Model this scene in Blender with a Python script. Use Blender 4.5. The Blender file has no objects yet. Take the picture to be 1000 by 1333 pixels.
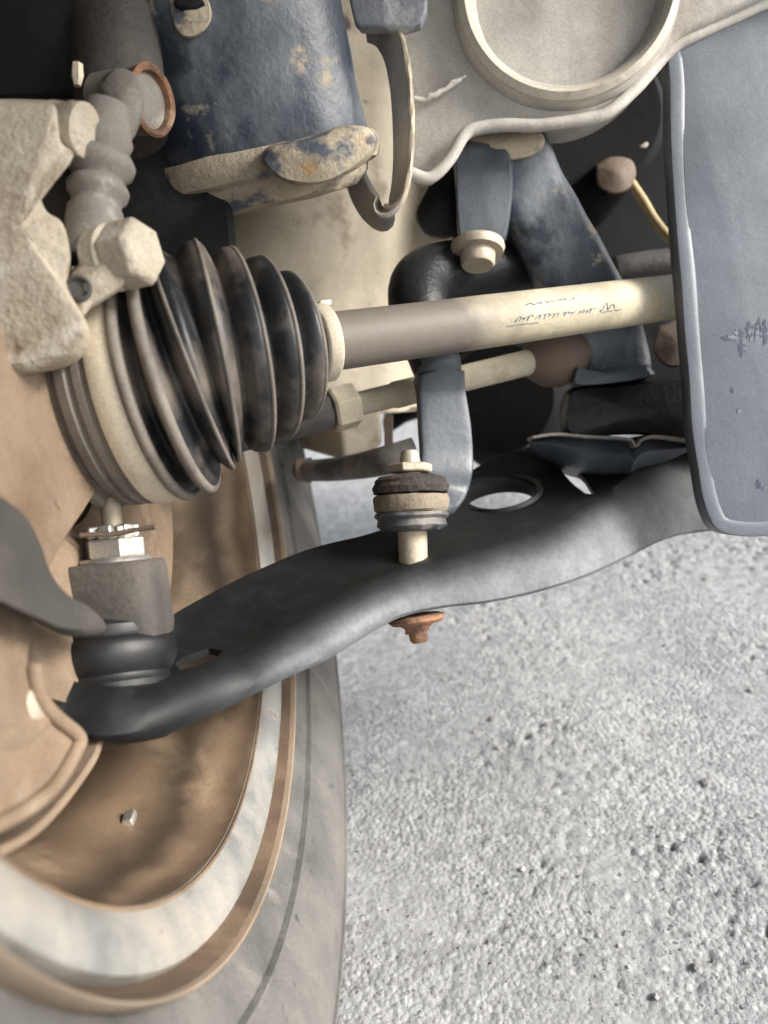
import bpy, bmesh, math, random
from mathutils import Vector, Matrix, noise

# ------------------------------------------------------------------ camera, world, sun, exposure
sc = bpy.context.scene
PITCH, ROLL, FPX, CAMH = 0.401, 0.205, 1007.0, 0.401      # radians, radians, pixels, metres
SUN_EL, SUN_ROT = math.radians(28), math.radians(107)
cd = bpy.data.cameras.new('camera'); cam = bpy.data.objects.new('camera', cd)
sc.collection.objects.link(cam); sc.camera = cam
cd.sensor_fit = 'VERTICAL'; cd.sensor_height = 24.0; cd.lens = 24.0 * FPX / 1333.0
cd.clip_start = 0.01; cd.clip_end = 500
cp, sp, cr, sr = math.cos(PITCH), math.sin(PITCH), math.cos(ROLL), math.sin(ROLL)
FWD = Vector((0, cp, -sp)); UP0 = Vector((0, sp, cp)); RT0 = Vector((1, 0, 0))
RT = cr * RT0 - sr * UP0; UP = sr * RT0 + cr * UP0
C0 = Vector((0, 0, CAMH))
cam.matrix_world = Matrix(((RT.x, UP.x, -FWD.x, C0.x), (RT.y, UP.y, -FWD.y, C0.y), (RT.z, UP.z, -FWD.z, C0.z), (0, 0, 0, 1)))
cd.dof.use_dof = True; cd.dof.focus_distance = 0.37; cd.dof.aperture_fstop = 4.5

w = bpy.data.worlds.new('World'); sc.world = w; w.use_nodes = True
nt = w.node_tree; bg = nt.nodes['Background']
sky = nt.nodes.new('ShaderNodeTexSky'); sky.sky_type = 'NISHITA'; sky.sun_disc = False
sky.sun_elevation = SUN_EL; sky.sun_rotation = SUN_ROT; sky.air_density = 1.0; sky.dust_density = 1.5; sky.ozone_density = 0.6
hs_ = nt.nodes.new('ShaderNodeHueSaturation'); hs_.inputs['Saturation'].default_value = .35      # thin white overcast
nt.links.new(sky.outputs[0], hs_.inputs['Color']); nt.links.new(hs_.outputs[0], bg.inputs[0]); bg.inputs[1].default_value = 0.08
sd = bpy.data.lights.new('sun', 'SUN'); sd.energy = 1.5; sd.angle = math.radians(22); sd.color = (1, .96, .9)
sun = bpy.data.objects.new('sun', sd); sc.collection.objects.link(sun)
# sky sun_rotation is measured clockwise from +Y seen from above
sdir = Vector((math.sin(SUN_ROT) * math.cos(SUN_EL), math.cos(SUN_ROT) * math.cos(SUN_EL), math.sin(SUN_EL)))
sun.rotation_euler = sdir.to_track_quat('Z', 'Y').to_euler()
vs = sc.view_settings; vs.view_transform = 'Standard'; vs.look = 'None'; vs.exposure = 2.25; vs.gamma = 1.0; vs.use_curve_mapping = False
sc.cycles.max_bounces = 8; sc.cycles.diffuse_bounces = 6

# ------------------------------------------------------------------ helpers
PI = math.pi
random.seed(4)
def W(x, y, d):
    """point at distance d (m, along the line of sight) seen at photo coordinate x, y"""
    return C0 + d * (FWD + RT * ((x - 500) / FPX) + UP * ((666.5 - y) / FPX))
def WZ(x, y, z):
    v = FWD + RT * ((x - 500) / FPX) + UP * ((666.5 - y) / FPX)
    return C0 + v * ((z - CAMH) / v.z)
def depth(p): return (p - C0).dot(FWD)

def mesh_from(name, verts, faces, smooth=True):
    me = bpy.data.meshes.new(name); me.from_pydata([tuple(v) for v in verts], [], faces); me.validate(); me.update()
    if smooth:
        for p in me.polygons: p.use_smooth = True
    return me
class G:
    """collects one mesh"""
    def __init__(s): s.v = []; s.f = []
    def add(s, v, f):
        n = len(s.v); s.v += [Vector(a) for a in v]; s.f += [[i + n for i in q] for q in f]; return s
def loft(loops, closed=True, caps=True, g=None):
    g = g or G(); n = len(loops[0]); v = [p for l in loops for p in l]; f = []
    m = n if closed else n - 1
    for i in range(len(loops) - 1):
        for j in range(m):
            a = i * n + j; b = i * n + (j + 1) % n
            f.append((a, b, b + n, a + n))
    if caps and closed:
        f.append(tuple(range(n - 1, -1, -1))); k = (len(loops) - 1) * n; f.append(tuple(range(k, k + n)))
    return g.add(v, f)
def frame(t, ref=None):
    t = t.normalized(); r = Vector(ref) if ref is not None else (Vector((0, 0, 1)) if abs(t.z) < .9 else Vector((1, 0, 0)))
    u = (r - t * r.dot(t)).normalized(); return u, t.cross(u)
def lathe(o, axis, prof, seg=48, caps=True, g=None, sq=None):
    """prof: (distance along axis, radius)"""
    u, v = frame(axis); a = axis.normalized(); loops = []
    for t, r in prof:
        loops.append([o + a * t + (u * math.cos(2 * PI * k / seg) + v * math.sin(2 * PI * k / seg)) * max(r, 1e-5) for k in range(seg)])
    return loft(loops, True, caps, g)
def spline(pts, n=8):
    """Catmull-Rom through a list of Vectors (or tuples of floats)"""
    P = [Vector(p) for p in pts]; out = []
    for i in range(len(P) - 1):
        a = P[max(i - 1, 0)]; b = P[i]; c = P[i + 1]; d = P[min(i + 2, len(P) - 1)]
        for k in range(n):
            t = k / n
            out.append(.5 * ((2 * b) + (c - a) * t + (2 * a - 5 * b + 4 * c - d) * t * t + (3 * b - a - 3 * c + d) * t ** 3))
    out.append(P[-1]); return out
def lerp_list(vals, n):
    m = len(vals) - 1; out = []
    for k in range(n):
        t = k / (n - 1) * m; i = min(int(t), m - 1); out.append(vals[i] + (vals[i + 1] - vals[i]) * (t - i))
    return out
def sgp(x, e): return math.copysign(abs(x) ** e, x)
def tube(pts, r, seg=20, caps=True, g=None, ref=None, flat=None, e=1.0):
    """sweep; r number or list; flat: list/number scaling the second section axis"""
    n = len(pts); R = lerp_list(list(r), n) if hasattr(r, '__len__') else [r] * n
    F = lerp_list(list(flat), n) if hasattr(flat, '__len__') else [flat or 1.0] * n
    loops = []; u = None
    for i in range(n):
        t = (pts[min(i + 1, n - 1)] - pts[max(i - 1, 0)]).normalized()
        if u is None: u, v = frame(t, ref)
        else:
            u = (u - t * u.dot(t)).normalized(); v = t.cross(u)
        loops.append([pts[i] + R[i] * (u * sgp(math.cos(2 * PI * k / seg), e) + v * F[i] * sgp(math.sin(2 * PI * k / seg), e)) for k in range(seg)])
    return loft(loops, True, caps, g)
def ribbon(pts, side, wd, th, g=None):
    """flat bar: sweep of a rounded rectangle; side = direction of its width"""
    loops = []; n = len(pts)
    for i in range(n):
        t = (pts[min(i + 1, n - 1)] - pts[max(i - 1, 0)]).normalized()
        s = (side - t * side.dot(t)).normalized(); h = t.cross(s)
        a, b = wd / 2, th / 2; c = min(a, b) * .45
        prof = [(a - c, -b), (a, -b + c), (a, b - c), (a - c, b), (-a + c, b), (-a, b - c), (-a, -b + c), (-a + c, -b)]
        loops.append([pts[i] + s * x + h * y for x, y in prof])
    return loft(loops, True, True, g)
def plate(outline, nrm, th, holes=(), bev=.0015, res=3):
    """flat or near flat sheet with holes; outline/holes lists of world points; returns verts, faces mesh data"""
    o = sum(outline, Vector()) / len(outline); nrm = nrm.normalized(); u, v = frame(nrm)
    cu = bpy.data.curves.new('tmp', 'CURVE'); cu.dimensions = '2D'; cu.fill_mode = 'BOTH'
    cu.extrude = max(th / 2 - bev, 1e-4); cu.bevel_depth = bev; cu.bevel_resolution = res; cu.offset = -bev
    for lp in [outline] + list(holes):
        s = cu.splines.new('POLY'); s.points.add(len(lp) - 1); s.use_cyclic_u = True
        for k, p in enumerate(lp): s.points[k].co = ((p - o).dot(u), (p - o).dot(v), 0, 1)
    ob = bpy.data.objects.new('tmp', cu); sc.collection.objects.link(ob)
    me = bpy.data.meshes.new_from_object(ob.evaluated_get(bpy.context.evaluated_depsgraph_get()))
    bpy.data.objects.remove(ob); bpy.data.curves.remove(cu)
    g = G(); g.add([o + u * q.co.x + v * q.co.y + nrm * q.co.z for q in me.vertices], [list(p.vertices) for p in me.polygons])
    bpy.data.meshes.remove(me); return g
def box(c, ax, ay, az, sx, sy, sz, g=None):
    v = [c + ax * (sx / 2 * i) + ay * (sy / 2 * j) + az * (sz / 2 * k) for i in (-1, 1) for j in (-1, 1) for k in (-1, 1)]
    f = [(0, 1, 3, 2), (4, 6, 7, 5), (0, 4, 5, 1), (2, 3, 7, 6), (0, 2, 6, 4), (1, 5, 7, 3)]
    return (g or G()).add(v, f)
def ell(c, a, b, n=32): return [c + a * math.cos(2 * PI * k / n) + b * math.sin(2 * PI * k / n) for k in range(n)]
def hexprism(o, axis, prof, g=None): return lathe(o, axis, prof, 6, True, g)

def solid(outline, d0, d1, shrink=.94, nmid=3, bulge=.01):
    """rounded casting: outline in photo coordinates at d1 (far) swelling to the near side d0"""
    cx = sum(p[0] for p in outline) / len(outline); cy = sum(p[1] for p in outline) / len(outline)
    o = [(p.x, p.y) for p in spline([(x, y, 0) for x, y in outline] + [(outline[0][0], outline[0][1], 0)], 4)[:-1]]
    loops = []
    for k, (t, s) in enumerate(((1, .96), (.75, 1.0), (.35, 1.0), (.16, .985), (.06, .955), (0.0, .90))):
        d = d0 + (d1 - d0) * t; loops.append([W(cx + (x - cx) * s, cy + (y - cy) * s, d) for x, y in o])
    cc = loops[-1]; c = sum(cc, Vector()) / len(cc)
    for s, lift in ((.7, .35), (.4, .7), (.12, 1)):
        loops.append([c + (p - c) * s - FWD * (bulge * lift) for p in cc])
    return loft(loops)

def thing(name, label, cat, loc, group=None):
    o = bpy.data.objects.new(name, None); sc.collection.objects.link(o); o.location = loc; o.empty_display_size = .02
    o['label'] = label; o['category'] = cat
    if group: o['group'] = group
    return o
def rootloc(p):
    v = Vector()
    while p is not None: v += p.location; p = p.parent
    return v
def part(name, g, m, parent, label=None, bev=None, sub=0, smooth=True, jit=0, jscale=60, solid=None, angle=40):
    off = rootloc(parent); vs_ = g.v
    if jit:
        vs_ = [p + Vector(noise.noise_vector(p * jscale)) * jit for p in vs_]
    me = mesh_from(name, [p - off for p in vs_], g.f, smooth)
    bm = bmesh.new(); bm.from_mesh(me); bmesh.ops.remove_doubles(bm, verts=bm.verts, dist=1e-6)
    bmesh.ops.recalc_face_normals(bm, faces=bm.faces)
    if smooth:
        for e in bm.edges:
            if len(e.link_faces) == 2 and e.calc_face_angle(0) > math.radians(angle) and not sub: e.smooth = False
    bm.to_mesh(me); bm.free()
    o = bpy.data.objects.new(name, me); sc.collection.objects.link(o); o.parent = parent
    me.materials.append(m)
    if solid: q = o.modifiers.new('s', 'SOLIDIFY'); q.thickness = solid; q.offset = -1
    if bev: q = o.modifiers.new('b', 'BEVEL'); q.width = bev; q.segments = 3; q.limit_method = 'ANGLE'; q.angle_limit = math.radians(35)
    if sub: q = o.modifiers.new('u', 'SUBSURF'); q.levels = sub; q.render_levels = sub
    if label: o['label'] = label
    return o
def cut(o, cutters):
    """boolean holes, baked into the mesh"""
    tmp = []
    for g in cutters:
        me = mesh_from('c', [p for p in g.v], g.f, False)
        bm = bmesh.new(); bm.from_mesh(me); bmesh.ops.recalc_face_normals(bm, faces=bm.faces); bm.to_mesh(me); bm.free()
        c = bpy.data.objects.new('c', me); sc.collection.objects.link(c); tmp.append(c)
        q = o.modifiers.new('x', 'BOOLEAN'); q.object = c; q.operation = 'DIFFERENCE'; q.solver = 'EXACT'
    bpy.context.view_layer.update()
    me = bpy.data.meshes.new_from_object(o.evaluated_get(bpy.context.evaluated_depsgraph_get()))
    o.modifiers.clear(); old = o.data; me.name = old.name; o.data = me
    for c in tmp: bpy.data.objects.remove(c)
    return o

# ------------------------------------------------------------------ materials
MATS = {}
def mat(name, base, rough=.6, metal=0.0, layers=(), bump=.15, bscale=220, spec=.4, coat=0, tone=(.8, 1.18)):
    """layers: (colour, noise scale, threshold 0..1, softness, roughness, stretch xyz) laid over the base in order"""
    if name in MATS: return MATS[name]
    m = bpy.data.materials.new(name); m.use_nodes = True; n = m.node_tree.nodes; L = m.node_tree.links
    b = n['Principled BSDF']; tc = n.new('ShaderNodeTexCoord')
    col = n.new('ShaderNodeRGB'); col.outputs[0].default_value = (*base, 1); cs = col.outputs[0]
    rv = n.new('ShaderNodeValue'); rv.outputs[0].default_value = rough; rs = rv.outputs[0]
    mv = n.new('ShaderNodeValue'); mv.outputs[0].default_value = metal; ms = mv.outputs[0]
    # slow tone variation
    nz = n.new('ShaderNodeTexNoise'); nz.inputs['Scale'].default_value = 28; nz.inputs['Detail'].default_value = 5; L.new(tc.outputs['Object'], nz.inputs['Vector'])
    hv = n.new('ShaderNodeMapRange'); hv.inputs[1].default_value = .3; hv.inputs[2].default_value = .7; hv.inputs[3].default_value, hv.inputs[4].default_value = tone; L.new(nz.outputs[0], hv.inputs[0])
    mu = n.new('ShaderNodeMix'); mu.data_type = 'RGBA'; mu.blend_type = 'MULTIPLY'; mu.inputs[0].default_value = 1
    L.new(cs, mu.inputs[6]); L.new(hv.outputs[0], mu.inputs[7]); cs = mu.outputs[2]
    for i, (lc, scl, th, soft, lr, st) in enumerate(layers):
        mp = n.new('ShaderNodeMapping'); mp.inputs['Scale'].default_value = st; mp.inputs['Location'].default_value = (i * 3.1, i * 1.7, i * .9); L.new(tc.outputs['Object'], mp.inputs[0])
        z = n.new('ShaderNodeTexNoise'); z.inputs['Scale'].default_value = scl; z.inputs['Detail'].default_value = 8; z.inputs['Roughness'].default_value = .62; L.new(mp.outputs[0], z.inputs['Vector'])
        r = n.new('ShaderNodeMapRange'); r.inputs[1].default_value = th - soft; r.inputs[2].default_value = th + soft; L.new(z.outputs[0], r.inputs[0])
        x = n.new('ShaderNodeMix'); x.data_type = 'RGBA'; L.new(r.outputs[0], x.inputs[0]); L.new(cs, x.inputs[6]); x.inputs[7].default_value = (*lc, 1); cs = x.outputs[2]
        y = n.new('ShaderNodeMix'); L.new(r.outputs[0], y.inputs[0]); L.new(rs, y.inputs[2]); y.inputs[3].default_value = lr; rs = y.outputs[0]
        q = n.new('ShaderNodeMix'); L.new(r.outputs[0], q.inputs[0]); L.new(ms, q.inputs[2]); q.inputs[3].default_value = 0; ms = q.outputs[0]
    # fine speckle
    s = n.new('ShaderNodeTexNoise'); s.inputs['Scale'].default_value = 900; s.inputs['Detail'].default_value = 4; L.new(tc.outputs['Object'], s.inputs['Vector'])
    sv = n.new('ShaderNodeMapRange'); sv.inputs[1].default_value = .3; sv.inputs[2].default_value = .7; sv.inputs[3].default_value = .86; sv.inputs[4].default_value = 1.12; L.new(s.outputs[0], sv.inputs[0])
    m2 = n.new('ShaderNodeMix'); m2.data_type = 'RGBA'; m2.blend_type = 'MULTIPLY'; m2.inputs[0].default_value = 1; L.new(cs, m2.inputs[6]); L.new(sv.outputs[0], m2.inputs[7]); cs = m2.outputs[2]
    L.new(cs, b.inputs['Base Color']); L.new(rs, b.inputs['Roughness']); L.new(ms, b.inputs['Metallic'])
    b.inputs['Specular IOR Level'].default_value = spec
    if coat: b.inputs['Coat Weight'].default_value = coat; b.inputs['Coat Roughness'].default_value = .25
    if bump:
        bz = n.new('ShaderNodeTexNoise'); bz.inputs['Scale'].default_value = bscale; bz.inputs['Detail'].default_value = 8; bz.inputs['Roughness'].default_value = .6; L.new(tc.outputs['Object'], bz.inputs['Vector'])
        bp = n.new('ShaderNodeBump'); bp.inputs['Strength'].default_value = bump; bp.inputs['Distance'].default_value = .004; L.new(bz.outputs[0], bp.inputs['Height']); L.new(bp.outputs[0], b.inputs['Normal'])
    MATS[name] = m; return m
S1 = (1, 1, 1)
TAN = (.40, .33, .25); DUST = (.36, .30, .23); PALE = (.52, .47, .39); RUST = (.32, .13, .05); BLUE = (.022, .032, .050)
M_cast = mat('dusty_cast_iron', (.47, .415, .33), .8, 0, [((.30, .24, .17), 22, .56, .12, .85, S1), ((.57, .53, .46), 55, .62, .06, .7, S1), ((.16, .115, .075), 48, .67, .05, .9, S1), ((.10, .08, .06), 210, .69, .03, .9, S1)], .5, 330)
M_castdark = mat('dusty_dark_iron', (.055, .05, .046), .7, 0, [((.10, .085, .07), 30, .6, .15, .9, S1)], .3)
M_rubber = mat('black_rubber', (.007, .007, .0075), .5, 0, [((.035, .03, .026), 45, .66, .14, .8, (1, 1, 1))], .08, 160, .5)
M_boot = mat('boot_rubber', (.011, .012, .014), .42, 0, [((.16, .132, .106), 26, .57, .13, .75, S1)], .08, 200, .45)
M_bootdust = mat('boot_rubber_dusty', (.19, .165, .14), .7, 0, [((.06, .055, .05), 40, .6, .15, .6, S1)], .1, 200)
M_clamp = mat('boot_clamp_steel', (.66, .59, .47), .4, .35, [((.55, .47, .35), 30, .5, .2, .7, S1), ((.35, .2, .08), 70, .7, .06, .8, S1)], .08)
M_shaft = None
M_black = mat('black_painted_steel', (.008, .009, .0105), .45, 0, [((.05, .045, .04), 40, .70, .12, .8, S1)], .2, 260)
M_arm = mat('arm_black_paint', (.006, .0065, .007), .55, 0, [((.013, .0135, .014), 90, .62, .16, .6, S1), ((.22, .20, .17), 140, .78, .03, .8, S1)], .07, 260, .3)
M_blue = mat('blue_black_paint', BLUE, .42, 0, [((.20, .215, .235), 22, .54, .12, .5, (1, 1, .6)), ((.36, .31, .23), 30, .61, .03, .85, S1), ((.02, .027, .04), 26, .60, .05, .4, S1)], .22, 140, .5)
M_bluegrey = mat('blue_grey_paint', (.045, .054, .068), .45, 0, [((.095, .105, .12), 22, .58, .16, .5, S1)], .12, 140, .5)
M_tanpaint = mat('dust_coated_paint', (.40, .34, .25), .8, 0, [((.09, .10, .12), 42, .56, .04, .5, S1), ((.45, .27, .12), 60, .66, .05, .8, S1), ((.03, .03, .035), 95, .70, .02, .6, S1)], .4, 150)
M_frame = mat('grey_primer_frame', (.47, .445, .40), .6, 0, [((.25, .22, .19), 20, .6, .16, .7, (1, 1, .3)), ((.5, .46, .39), 40, .66, .06, .6, S1)], .14, 120)
M_panel = mat('dirty_cream_panel', (.50, .44, .34), .7, 0, [((.20, .15, .11), 16, .62, .07, .9, S1), ((.12, .08, .07), 42, .70, .03, .9, S1)], .25, 90)
M_bolt = mat('zinc_bolt', (.42, .37, .29), .5, .4, [((.42, .34, .25), 60, .55, .15, .8, S1)], .15)
M_nut = mat('bright_nut', (.72, .70, .66), .28, .85, [((.5, .44, .34), 90, .66, .06, .7, S1)], .08)
M_rust = mat('rusty_steel', (.27, .14, .08), .85, 0, [((.11, .06, .04), 80, .52, .1, .9, S1), ((.38, .25, .16), 70, .66, .06, .9, S1)], .4, 320)
M_sway = mat('sway_bar_paint', (.042, .050, .062), .42, 0, [((.085, .095, .108), 30, .56, .16, .5, S1)], .1, 160, .5)
M_bush = mat('bushing_rubber', (.028, .023, .02), .8, 0, [((.09, .065, .05), 60, .6, .1, .9, (1, 1, .1))], .4, 300)
M_bushtan = mat('bushing_dusty', (.20, .165, .12), .85, 0, [((.12, .09, .07), 60, .66, .06, .9, S1)], .3, 260)
M_tie = mat('tie_rod_dusty', (.50, .44, .33), .75, 0, [((.3, .23, .16), 40, .62, .08, .85, S1)], .15)
M_tyre = mat('dusty_tyre', (.075, .072, .067), .7, 0, [((.15, .143, .132), 14, .54, .2, .85, S1), ((.20, .19, .175), 40, .66, .08, .85, (1, 1, .25)), ((.035, .034, .033), 110, .68, .05, .7, S1)], .3, 260)
M_rim = mat('brown_dust_rim', (.245, .172, .112), .45, .4, [((.13, .085, .052), 10, .56, .16, .7, S1), ((.34, .25, .165), 22, .62, .1, .7, S1)], .1, 80, .5)
M_rimband = mat('grey_rim_flange', (.40, .395, .375), .34, .7, [((.27, .23, .18), 14, .56, .14, .6, S1), ((.14, .10, .07), 70, .68, .05, .8, S1)], .12, 120)
M_lip = mat('tan_rim_lip', (.26, .20, .145), .55, .2, [((.22, .15, .1), 30, .6, .1, .8, S1)], .1)
M_dustsh = mat('brown_dust_plate', (.215, .155, .105), .75, 0, [((.12, .08, .05), 15, .58, .14, .85, S1), ((.30, .235, .175), 30, .64, .1, .8, S1), ((.05, .04, .03), 70, .70, .04, .8, S1)], .2, 90)
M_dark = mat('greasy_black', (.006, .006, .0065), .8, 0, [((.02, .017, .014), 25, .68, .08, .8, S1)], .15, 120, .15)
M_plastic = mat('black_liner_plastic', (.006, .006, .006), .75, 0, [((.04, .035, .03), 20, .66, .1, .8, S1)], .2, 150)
M_hose = mat('grey_rubber_hose', (.075, .075, .08), .6, 0, [((.26, .23, .19), 40, .6, .12, .8, S1)], .1)
M_wire = mat('tan_cable', (.40, .32, .17), .6, 0, [], .05)
M_conn = mat('brown_plug', (.14, .10, .075), .7, 0, [], .2)

def shaft_mat():
    m = mat('shaft_paint', (.36, .315, .225), .6, 0, [((.5, .33, .17), 26, .66, .06, .8, S1), ((.22, .24, .27), 34, .66, .05, .6, (1, 1, 2.5)), ((.46, .42, .32), 30, .62, .08, .6, S1)], .12, 160)
    return m
M_shaft = shaft_mat()
M_shaftd = mat('shaft_taupe', (.185, .16, .135), .65, 0, [((.24, .20, .155), 40, .6, .12, .8, S1)], .1)
M_ink = mat('blue_ink', (.17, .19, .225), .6, 0, [], 0)

# ------------------------------------------------------------------ ground
def ground():
    def axis(lo, hi, a, b, step):
        xs = []; x = a
        while x <= b: xs.append(x); x += step
        s = step; x = xs[-1]
        while x < hi: s *= 1.13; x += s; xs.append(x)
        s = step; x = xs[0]; pre = []
        while x > lo: s *= 1.13; x -= s; pre.append(x)
        return pre[::-1] + xs
    xs = axis(-120, 120, -.05, .80, .0023); ys = axis(-120, 200, .20, 1.02, .0023)
    nx = len(xs); v = []
    for y in ys:
        for x in xs:
            z = 0.0
            if -.6 < x < 2.2 and -.3 < y < 2.4:
                p = Vector((x, y, 0)); c = noise.noise(p * 8); e = noise.noise(p * 19 + Vector((4, 4, 1)))
                cover = min(1, max(.10, .45 + 1.1 * c + .5 * e + .45 * (x - .3)))      # patches where the paste has worn off the grit
                a = noise.noise(p * 190); b = noise.noise(p * 105 + Vector((7, 3, 1)))
                lumps = max(-.25, .55 * a + .75 * b)
                pit = max(0, noise.noise(p * 165 + Vector((2, 9, 4))) - .32 + .10 * max(-.6, min(.6, (x - .25) * 2 + (.5 - y))))
                z = (.0014 * lumps - .012 * pit) * cover + .004 * c
            v.append((x, y, z))
    f = [(j * nx + i, j * nx + i + 1, (j + 1) * nx + i + 1, (j + 1) * nx + i) for j in range(len(ys) - 1) for i in range(nx - 1)]
    me = mesh_from('ground', v, f); o = bpy.data.objects.new('ground', me); sc.collection.objects.link(o)
    o['kind'] = 'structure'; o['label'] = 'rough pale grey concrete ground with coarse gritty texture'
    m = mat('rough_concrete', (.335, .338, .34), .92, 0, [((.30, .302, .303), 5, .6, .14, .95, S1), ((.25, .25, .25), 95, .62, .06, .95, S1), ((.43, .432, .435), 180, .60, .05, .9, S1), ((.09, .09, .09), 240, .625, .03, .95, S1)], 0, 400, .2, tone=(.94, 1.05))
    n = m.node_tree.nodes; L = m.node_tree.links; tc = n.new('ShaderNodeTexCoord')
    vo = n.new('ShaderNodeTexVoronoi'); vo.inputs['Scale'].default_value = 290; L.new(tc.outputs['Object'], vo.inputs['Vector'])
    nz = n.new('ShaderNodeTexNoise'); nz.inputs['Scale'].default_value = 330; nz.inputs['Detail'].default_value = 6; nz.inputs['Roughness'].default_value = .65; L.new(tc.outputs['Object'], nz.inputs['Vector'])
    pa = n.new('ShaderNodeTexNoise'); pa.inputs['Scale'].default_value = 9; pa.inputs['Detail'].default_value = 4; L.new(tc.outputs['Object'], pa.inputs['Vector'])
    pr = n.new('ShaderNodeMapRange'); pr.inputs[1].default_value = .38; pr.inputs[2].default_value = .62; pr.inputs[3].default_value = .15; pr.inputs[4].default_value = 1; L.new(pa.outputs[0], pr.inputs[0])
    sb = n.new('ShaderNodeMath'); sb.operation = 'SUBTRACT'; L.new(nz.outputs[0], sb.inputs[0]); L.new(vo.outputs['Distance'], sb.inputs[1])
    mm = n.new('ShaderNodeMath'); mm.operation = 'MULTIPLY'; L.new(sb.outputs[0], mm.inputs[0]); L.new(pr.outputs[0], mm.inputs[1])
    bp = n.new('ShaderNodeBump'); bp.inputs['Strength'].default_value = .5; bp.inputs['Distance'].default_value = .003; L.new(mm.outputs[0], bp.inputs['Height']); L.new(bp.outputs[0], n['Principled BSDF'].inputs['Normal'])
    b = n['Principled BSDF']; src = b.inputs['Base Color'].links[0].from_socket
    vc = n.new('ShaderNodeTexVoronoi'); vc.inputs['Scale'].default_value = 150; L.new(tc.outputs['Object'], vc.inputs['Vector'])
    sp_ = n.new('ShaderNodeSeparateColor'); L.new(vc.outputs['Color'], sp_.inputs[0])
    g1 = n.new('ShaderNodeMapRange'); g1.inputs[3].default_value = .80; g1.inputs[4].default_value = 1.12; L.new(sp_.outputs[0], g1.inputs[0])
    st_ = n.new('ShaderNodeTexNoise'); st_.inputs['Scale'].default_value = 3.2; st_.inputs['Detail'].default_value = 6; L.new(tc.outputs['Object'], st_.inputs['Vector'])
    g2 = n.new('ShaderNodeMapRange'); g2.inputs[1].default_value = .52; g2.inputs[2].default_value = .66; g2.inputs[3].default_value = 1; g2.inputs[4].default_value = .84; L.new(st_.outputs[0], g2.inputs[0])
    g3 = n.new('ShaderNodeMath'); g3.operation = 'MULTIPLY'; L.new(g1.outputs[0], g3.inputs[0]); L.new(g2.outputs[0], g3.inputs[1])
    mx = n.new('ShaderNodeMix'); mx.data_type = 'RGBA'; mx.blend_type = 'MULTIPLY'; mx.inputs[0].default_value = 1; L.new(src, mx.inputs[6]); L.new(g3.outputs[0], mx.inputs[7]); L.new(mx.outputs[2], b.inputs['Base Color'])
    me.materials.append(m)
    # loose grit lying on the surface
    rg = random.Random(8); bm = bmesh.new()
    for _ in range(340):
        x = rg.uniform(-.02, .95) ** 1.0; y = rg.uniform(.18, 1.1); r = rg.choice((.0008, .0010, .0013, .0016, .0024)) * rg.uniform(.7, 1.2)
        mt = Matrix.Translation((x, y, .004 * noise.noise(Vector((x, y, 0)) * 8) + r * .45)) @ Matrix.Rotation(rg.random() * 6, 4, 'Z') @ Matrix.Diagonal((r * rg.uniform(.8, 1.4), r, r * rg.uniform(.55, .9), 1))
        vv_ = bmesh.ops.create_icosphere(bm, subdivisions=1, radius=1, matrix=mt)['verts']
        for q in vv_: q.co += Vector((rg.uniform(-1, 1), rg.uniform(-1, 1), rg.uniform(-1, 1))) * r * .22
    gm = bpy.data.meshes.new('loose_grit'); bm.to_mesh(gm); bm.free(); go = bpy.data.objects.new('loose_grit', gm); sc.collection.objects.link(go)
    go['kind'] = 'stuff'; go['label'] = 'loose grey grit scattered over the rough concrete'; go['category'] = 'grit'
    gm.materials.append(mat('grit', (.32, .315, .305), .9, 0, [((.20, .195, .19), 12, .55, .05, .9, S1), ((.42, .41, .39), 17, .58, .05, .9, S1)], .2))
ground()

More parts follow.
